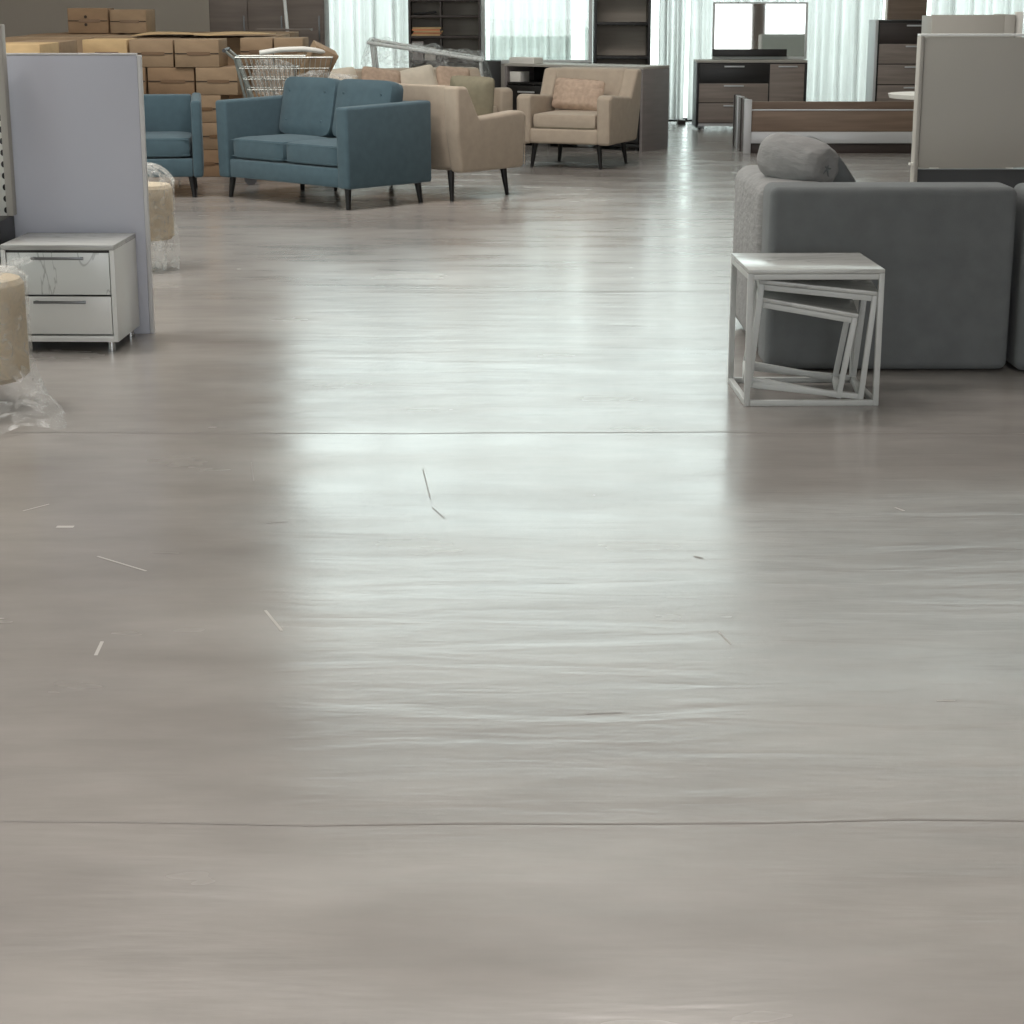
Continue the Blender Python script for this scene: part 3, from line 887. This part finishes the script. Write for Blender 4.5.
# plastic wrapped white frame behind the beige sofa
r = thing('wrapped_metal_frame', 'white metal frame under clear plastic behind the hidden beige sofa', 'frame', (-.86, 20.1, 0), 0)
f_ = MB()
fp = [(-.58, -.2, 1.00), (.56, -.2, .83), (.56, .3, .83), (-.58, .3, 1.02)]
for a, b in zip(fp, fp[1:] + fp[:1]):
    f_.cyl(a, b, .018, n=10)
f_.cyl((-.50, -.2, .985), (.42, .3, .86), .014, n=10)
f_.cyl((-.20, -.2, .95), (.56, .1, .82), .014, n=10)
f_.build('top_frame', M['alu'], r)
for x, y, z in ((-.55, -.18, 1.0), (.54, -.18, .835), (.54, .28, .835), (-.55, .28, 1.02)):
    MB().cyl((x + (.10 if x < 0 else .06), y, 0), (x, y, z), .014, .016, 10).build('leg', M['alu'], r)
def drape(u, v):
    a, b = u * 2 - 1, v * 2 - 1
    x = a * .66
    z = 1.035 - .085 * (a + 1) + .018 * math.sin(9 * a + 4 * b) + .012 * math.sin(17 * a - 3 * b) + .02 * math.sin(5 * b)
    e = max(abs(a) - .86, 0) / .14 + max(abs(b) - .8, 0) / .2
    return (x, .05 + b * .33, z - .22 * min(1.3, e))
MB().grid(drape, 54, 26).build('plastic_cover', M['filmthin'], r, fix=False)

# ------------------------------------------------------------------ taupe wardrobe
r = thing('wardrobe', 'tall taupe wardrobe with plain doors behind the carton pile', 'wardrobe', (-2.56, 21.1, 0), 0)
ww = 1.20
MB().box(-ww / 2, ww / 2, -.25, .30, .06, 2.15, .003).build('body', M['taupe'], r)
MB().box(-ww / 2 + .03, ww / 2 - .03, -.22, .27, 0, .06).build('plinth', M['darkwood'], r)
for i in range(3):
    a = -ww / 2 + .012 + i * .392
    d_ = MB().box(a + .004, a + .388, -.272, -.252, .07, 2.14, .002).build('door', M['taupe'], r)
    MB().box(a + .345, a + .36, -.292, -.273, 1.0, 1.25, .003).build('handle', M['handle'], d_)
o = MB().box(-2.55, -2.0, 19.8, 20.0, 1.118, 1.135, .003).build('taupe_shelf_board', M['taupe'])
o2 = o
tag(o, 'narrow taupe board lying on the carton pile in front of the wardrobe', 'board')

# ------------------------------------------------------------------ open shelf units
def shelf_unit(name, label, loc, w, d, h, shelves, div=None, rz=0, back='taupe', fr='black', t=.025):
    r = thing(name, label, 'shelf unit', loc, rz)
    for s, x in ((-1, -w / 2), (1, w / 2 - t)):
        MB().box(x, x + t, -d / 2, d / 2, 0, h, .002).build('side_panel', M[fr], r)
    MB().box(-w / 2 + t, w / 2 - t, -d / 2, d / 2, h - t, h, .002).build('top_panel', M[fr], r)
    MB().box(-w / 2 + t, w / 2 - t, d / 2 - .012, d / 2 - .002, .02, h - t).build('back_panel', M[back], r)
    for z in shelves:
        MB().box(-w / 2 + t, w / 2 - t, -d / 2 + .005, d / 2 - .013, z, z + t, .002).build('shelf', M[fr], r)
    if div:
        MB().box(div, div + t * .7, -d / 2 + .01, d / 2 - .014, .05, h - t, .002).build('divider', M['darkwood'], r)
    return r
shelf_unit('dark_shelf_unit', 'dark open shelf unit holding orange magazines, in front of the curtains', (-.705, 21.05, 0), .76, .36, 1.42,
           (.06, .40, .77, 1.02, 1.23), div=-.05, back='taupelight', fr='darkwood')
zs = .795 + .251
for k in range(5):
    o = MB().box(-.15, .15, -.11, .11, 0, .016, .002, M=T(-.90 + .012 * ((k * 7) % 3), 20.99, 1.046 + k * .0175, 0, 0, (k * 5) % 4 - 2)).build('magazine', M['orange'] if k % 2 else M['cardpale'])
    tag(o, 'orange and cream magazine, %s from the bottom of the stack in the dark shelf unit' % ord_[k], 'magazine', 'magazines in the dark shelf unit')
for k, (a, b, h, mm, lab) in enumerate(((-1.045, -.93, .19, 'greyside', 'grey storage box on the left of the middle shelf of the dark shelf unit'),
                                         (-.915, -.80, .13, 'whitepanel', 'pale box beside the grey storage box in the dark shelf unit'))):
    bx_ = thing('storage_box', lab, 'box', ((a + b) / 2, 20.99, .7955), 0)
    MB().box(-(b - a) / 2, (b - a) / 2, -.13, .12, 0, h, .004).build('body', M[mm], bx_)
    MB().box(-(b - a) / 2 - .003, (b - a) / 2 + .003, -.133, .123, h - .03, h + .003, .003).build('lid', M[mm], bx_)
o = MB().tube([(-1.03, 20.93, 1.276), (-.95, 20.93, 1.27), (-.86, 20.93, 1.28), (-.79, 20.93, 1.288)], .014, 8).build('black_cable_roll', M['rubber'])
tag(o, 'black rolled cable lying on the upper shelf of the dark shelf unit', 'cable')
shelf_unit('tall_bookcase', 'tall empty dark bookcase behind the tufted cushion armchair', (1.172, 21.3, 0), .60, .34, 1.95, (.06, .42, .80, 1.15, 1.52), back='taupelight', fr='black', t=.03)
r = thing('small_black_cabinet', 'small black cabinet standing right of the dark shelf unit', 'cabinet', (-.205, 20.75, 0), 0)
MB().box(-.10, .09, -.17, .17, .03, .80, .003).build('body', M['black'], r)
MB().box(-.092, .082, -.186, -.171, .06, .53, .002).build('door', M['greyside'], r)
MB().box(-.09, .08, -.15, .15, 0, .03).build('plinth', M['blackwood'], r)

# white framed glass screen
r = thing('glass_screen', 'large white framed clear glass screen standing behind the sideboard', 'screen', (.265, 21.35, 0), 0)
f_ = MB()
for a, b in ((-.595, -.555), (.555, .595)):
    f_.box(a, b, -.02, .02, 0, 1.75, .003)
for z0, z1 in ((1.71, 1.75), (.745, .785), (.02, .06)):
    f_.box(-.555, .555, -.018, .018, z0, z1, .002)
f_.build('frame', M['alu'], r)
MB().box(-.555, .555, -.004, .004, .785, 1.71).build('glass_pane', M['paneglass'], r)
MB().box(-.555, .555, -.006, .006, .06, .745).build('lower_panel', M['whitepanel'], r)
MB().box(-.02, .59, -.045, -.022, .715, .757, .003).build('black_ledge', M['black'], r)
for x in (-.575, .575):
    MB().box(x - .02, x + .02, -.16, .16, 0, .02, .003).build('foot', M['alu'], r)

# ------------------------------------------------------------------ sideboard (TV unit)
r = thing('sideboard', 'long grey sideboard with black open shelves behind the beige armchair', 'sideboard', (.73, 19.62, 0), -35)
L_, D_, Hs = 1.62, .50, .80
MB().box(-L_ / 2, L_ / 2, -D_ / 2, D_ / 2, Hs - .025, Hs, .002).build('worktop', M['whitepanel'], r)
for x in (-L_ / 2, L_ / 2 - .028, -.28, .27):
    inner = abs(x) < .5
    MB().box(x, x + .028, -D_ / 2 + .004, D_ / 2, .0, Hs - .0255, .002).build('side_panel', M['black'] if inner else M['greyside'], r)
MB().box(-L_ / 2 + .028, L_ / 2 - .028, D_ / 2 - .012, D_ / 2 - .002, .04, Hs - .03).build('back_panel', M['black'], r)
MB().box(-L_ / 2 + .028, L_ / 2 - .028, -D_ / 2 + .01, D_ / 2 - .013, .04, .065, .001).build('bottom_panel', M['black'], r)
MB().box(-L_ / 2 + .03, -.282, -D_ / 2 + .01, D_ / 2 - .013, .60, .62, .001).build('shelf', M['black'], r)
for a, b, z0, z1 in ((-L_ / 2 + .03, -.284, .35, .59), (-L_ / 2 + .03, -.284, .08, .34), (-.25, .268, .08, .75), (.30, L_ / 2 - .03, .08, .75)):
    d_ = MB().box(a + .003, b - .003, -D_ / 2 - .012, -D_ / 2 + .006, z0, z1, .002).build('drawer', M['black'], r)
    MB().box((a + b) / 2 - .1, (a + b) / 2 + .1, -D_ / 2 - .03, -D_ / 2 - .013, z1 - .07, z1 - .055, .003).build('handle', M['silver'], d_)
for x in (-L_ / 2 + .05, L_ / 2 - .08):
    for y in (-.2, .2):
        MB().cyl((x, y, 0), (x, y, .031), .018, n=12).build('foot', M['blackwood'], r)
for k, (lx, ww_, hh, zz) in enumerate(((-.70, .13, .10, .6205), (-.62, .30, .06, Hs + .001))):
    p = T(.73, 19.62, 0, 0, 0, -35) @ Vector((lx, -.14, zz))
    o = MB().box(-ww_ / 2, ww_ / 2, -.08, .08, 0, hh, .003, M=T(0, 0, 0, 0, 0, -35)).build('white_carton', M['paper'])
    o.location = p
    tag(o, ('small white box on the open shelf of the sideboard', 'flat white box on top of the left end of the sideboard')[k], 'box')

# ------------------------------------------------------------------ dresser with mirror
def drawer_front(root, x0, x1, y, z0, z1, m, hx=None, hw=.09):
    d_ = MB().box(x0, x1, y - .018, y, z0, z1, .002).build('drawer', M[m], root)
    hx = (x0 + x1) / 2 if hx is None else hx
    MB().box(hx - hw, hx + hw, y - .034, y - .019, z1 - .035, z1 - .018, .003).build('handle', M['silver'], d_)
r = thing('dresser', 'wide taupe dresser with a black top drawer, under the large mirror', 'dresser', (2.655, 22.15, 0), 0)
W2, Dp, Hh = 1.22, .44, .76
b = MB()
b.box(-W2 / 2, W2 / 2, -Dp / 2, Dp / 2, Hh - .025, Hh, .002)
b.build('top_panel', M['whitepanel'], r)
b = MB()
b.box(-W2 / 2, -W2 / 2 + .025, -Dp / 2, Dp / 2, .03, Hh - .0255, .001).box(W2 / 2 - .025, W2 / 2, -Dp / 2, Dp / 2, .03, Hh - .0255, .001)
b.box(-W2 / 2 + .025, W2 / 2 - .025, -Dp / 2 + .02, Dp / 2, .06, Hh - .0255)
b.build('body', M['black'], r)
MB().box(-W2 / 2 + .03, W2 / 2 - .03, -Dp / 2 + .005, -Dp / 2 + .015, .045, .075).build('base_strip', M['silver'], r)
yf = -Dp / 2 + .019
drawer_front(r, -W2 / 2 + .03, .185, yf, .52, .72, 'black', None, .11)
drawer_front(r, -W2 / 2 + .03, .185, yf, .305, .51, 'taupeh', None, .11)
drawer_front(r, -W2 / 2 + .03, .185, yf, .085, .295, 'taupeh', None, .11)
d_ = MB().box(.20, W2 / 2 - .03, yf - .018, yf, .085, .72, .002).build('door', M['taupeh'], r)
MB().box(.29, .50, yf - .034, yf - .019, .685, .702, .003).build('handle', M['silver'], d_)
for x in (-W2 / 2 + .08, W2 / 2 - .08):
    for y in (-.16, .16):
        MB().cyl((x, y, 0), (x, y, .06), .018, n=12).build('foot', M['silver'], r)
# mirror
r = thing('dresser_mirror', 'large white framed mirror with a black ledge, standing on the dresser', 'mirror', (2.77, 22.27, .761), 0, rot=(R(MT) if 'MT' in globals() else R(-2.0), 0, 0))
f_ = MB()
f_.box(-.53, -.505, -.015, .015, 0, .62, .002).box(.505, .53, -.015, .015, 0, .62, .002).box(-.505, .505, -.015, .015, .60, .62, .002).box(-.505, .505, -.015, .015, 0, .03, .002)
f_.build('frame', M['alu'], r)
MB().box(-.505, .505, -.004, .004, .03, .60).build('mirror_glass', M['mirror'], r)
MB().box(-.53, .30, -.07, -.018, .03, .11, .003).build('ledge', M['black'], r)
MB().box(-.4, .4, .016, .10, 0, .02).build('stand', M['alu'], r)

# chest of drawers at the right
r = thing('chest_of_drawers', 'tall chest with a dark top drawer and brown drawers, beside the right curtains', 'chest of drawers', (4.33, 22.1, 0), 0)
W3, H3 = .62, 1.19
b = MB().box(-W3 / 2 - .03, -W3 / 2, -.22, .22, .02, H3, .002)
b.build('side_trim', M['silver'], r)
b = MB().box(-W3 / 2, W3 / 2, -.20, .22, .05, H3, .003).build('body', M['blackwood'], r)
dz = (H3 - .08) / 5
for k in range(5):
    z0 = .06 + k * dz
    drawer_front(r, -W3 / 2 + .02, W3 / 2 - .02, -.201, z0, z0 + dz - .01, 'darkwood' if k == 4 else ('taupeh'), .12, .12)
for x in (-.26, .26):
    for y in (-.15, .15):
        MB().cyl((x, y, 0), (x, y, .05), .018, n=12).build('foot', M['blackwood'], r)

# ------------------------------------------------------------------ bed frame
r = thing('bed_frame', 'empty brown bed frame with silver bands, in front of the dresser', 'bed', (2.22, 18.75, 0), 0)
eb = MB().box(0, .05, 0, .92, .0, .50, .004)
eb.build('end_board', M['greyside'], r)
for y in (-.012, .30, .60, .90):
    MB().box(-.012, .058, y, y + .035, 0, .505, .003).build('end_post', M['silver'] if y in (-.012, .60) else M['darkwood'], r)
for y in (.01, .86):
    MB().box(.06, 2.1, y, y + .03, .205, .40 if y < .5 else .44, .003).build('side_rail', M['brown'], r)
MB().box(.06, 2.1, .004, .044, .401, .412, .002).build('rail_edge', M['silver'], r)
MB().box(.06, 2.1, .0, .045, .095, .203, .004).build('silver_band', M['silver'], r)
MB().box(.06, 2.1, .02, .88, .0, .093, .003).build('plinth', M['darkwood'], r)
MB().box(.06, 2.1, .05, .85, .24, .26).build('slat_base', M['darkwood'], r)
MB().box(2.1, 2.15, -.012, .93, 0, .80, .004).build('head_board', M['brown'], r)
r = thing('round_table', 'white round topped table peeking out beside the white backed unit', 'table', (3.20, 14.85, 0), 0)
MB().cyl((0, 0, .725), (0, 0, .755), .36, .37, n=64).build('tabletop', M['paper'], r)
MB().cyl((0, 0, .02), (0, 0, .725), .035, .035, n=20).build('pedestal', M['paper'], r)
MB().cyl((0, 0, 0), (0, 0, .02), .24, .23, n=40).build('base', M['paper'], r)

# ------------------------------------------------------------------ white backed furniture behind the grey sofa
r = thing('white_backed_unit', 'large white backed desk unit standing behind the charcoal sofa', 'desk unit', (2.145, 10.45, 0), 0)
MB().box(.022, 1.20, .0, .018, .59, 1.265, .002).build('back_board', M['whitepanel'], r)
for x in (0, 1.202):
    MB().box(x, x + .020, -.004, .09, 0, 1.27, .002).build('side_panel', M['whitepanel'], r)
MB().box(.0, 1.222, -.004, .09, 1.2705, 1.282, .002).build('top_panel', M['white'], r)
MB().box(.022, 1.20, .02, .085, .03, .578, .003).build('opening_shade', M['black'], r)  # black box stands in for the shade in the opening below the board
MB().box(-.02, .0, .02, .05, .60, .612).build('bracket', M['paper'], r)
r = thing('low_white_unit', 'white cabinet further back, its top just above the large white backed unit', 'cabinet', (3.47, 16.5, 0), 0)
MB().box(0, .60, 0, .02, .02, 1.31, .002).build('back_board', M['whitepanel'], r)
MB().box(.602, .69, -.004, .4, .02, 1.312, .002).build('side_panel', M['whitepanel'], r)
MB().box(0, .60, .021, .4, 0, 1.30, .002).build('body', M['whitepanel'], r)
r = thing('white_post', 'short white post standing right of the far white cabinet', 'post', (4.20, 16.55, 0), 0)
MB().box(-.03, .03, -.03, .03, 0.01, 1.335, .004).build('post_shaft', M['paper'], r)
MB().box(-.09, .09, -.09, .09, 0, .01, .002).build('base_plate', M['paper'], r)
# small dark block by the window
o = MB().box(1.93, 2.02, 22.9, 23.05, 0, .05, .004).build('door_stop_block', M['darkwood'])
tag(o, 'small dark block lying on the floor by the windows', 'block')

# ------------------------------------------------------------------ light
w = bpy.data.worlds.new('sky'); SC.world = w; w.use_nodes = True
bg = w.node_tree.nodes['Background']
bg.inputs[0].default_value = (.965, 1.0, 1.01, 1)
bg.inputs[1].default_value = 3.5

def area(name, loc, rot, sx, sy, power, col=(1, 1, 1), portal=False, spread=None):
    l = bpy.data.lights.new(name, 'AREA'); l.shape = 'RECTANGLE'; l.size = sx; l.size_y = sy
    l.energy = power; l.color = col
    if portal: l.cycles.is_portal = True
    if spread: l.spread = R(spread)
    o = bpy.data.objects.new(name, l); COL.objects.link(o)
    o.location = loc; o.rotation_euler = tuple(R(a) for a in rot)
    return o
# portals over the real openings (they only guide sky light in)
area('window_portal', ((GX0 + GX1) / 2, Y1 + .22, 3.6), (-90, 0, 0), GX1 - GX0, 7.2, 1, portal=True)
area('window_portal', ((GX1 + GR) / 2, Y1 + .22, LH / 2), (-90, 0, 0), GR - GX1, LH, 1, portal=True)
area('window_portal', ((GX1 + GR) / 2, Y1 + .22, sum(UC) / 2), (-90, 0, 0), GR - GX1, UC[1] - UC[0], 1, portal=True)
area('window_portal', (1.7, Y0 - .22, (FZ + .34) / 2), (90, 0, 0), 13.8, FZ - .34, 1, portal=True)
area('window_portal', (X0 - .22, (LW[0] + LW[1]) / 2, (LW[2] + LW[3]) / 2), (0, -90, 0), LW[3] - LW[2], LW[1] - LW[0], 1, portal=True)
# added fill lights under the unseen ceiling, brightening floor and furniture
for k, (x, y) in enumerate(((-3.4, -1.5), (-2.6, 1.6), (3.2, -1.5), (2.4, 1.2), (-4.8, 9), (-2, 12), (1.2, 12.6))):
    area('ceiling_fill', (x, y, H - .05), (0, 0, 0), 2.0, 2.0, LAMP[k] if 'LAMP' in globals() else (60, 85, 60, 75, 260, 240, 170)[k], (1.0, .955, .91), spread=(85 if k < 4 else 150))

# ------------------------------------------------------------------ camera
cam = bpy.data.cameras.new('camera'); cam.sensor_width = 36; cam.lens = 1935 / 1024 * 36
co = bpy.data.objects.new('camera', cam); COL.objects.link(co)
co.location = (0, 0, 1.5); co.rotation_euler = (R(90 - 15.07), 0, 0)
cam.clip_end = 200
SC.camera = co
SC.view_settings.view_transform = 'Standard'; SC.view_settings.look = 'None'
SC.view_settings.gamma = 1; SC.view_settings.use_curve_mapping = False
SC.view_settings.exposure = 0.0
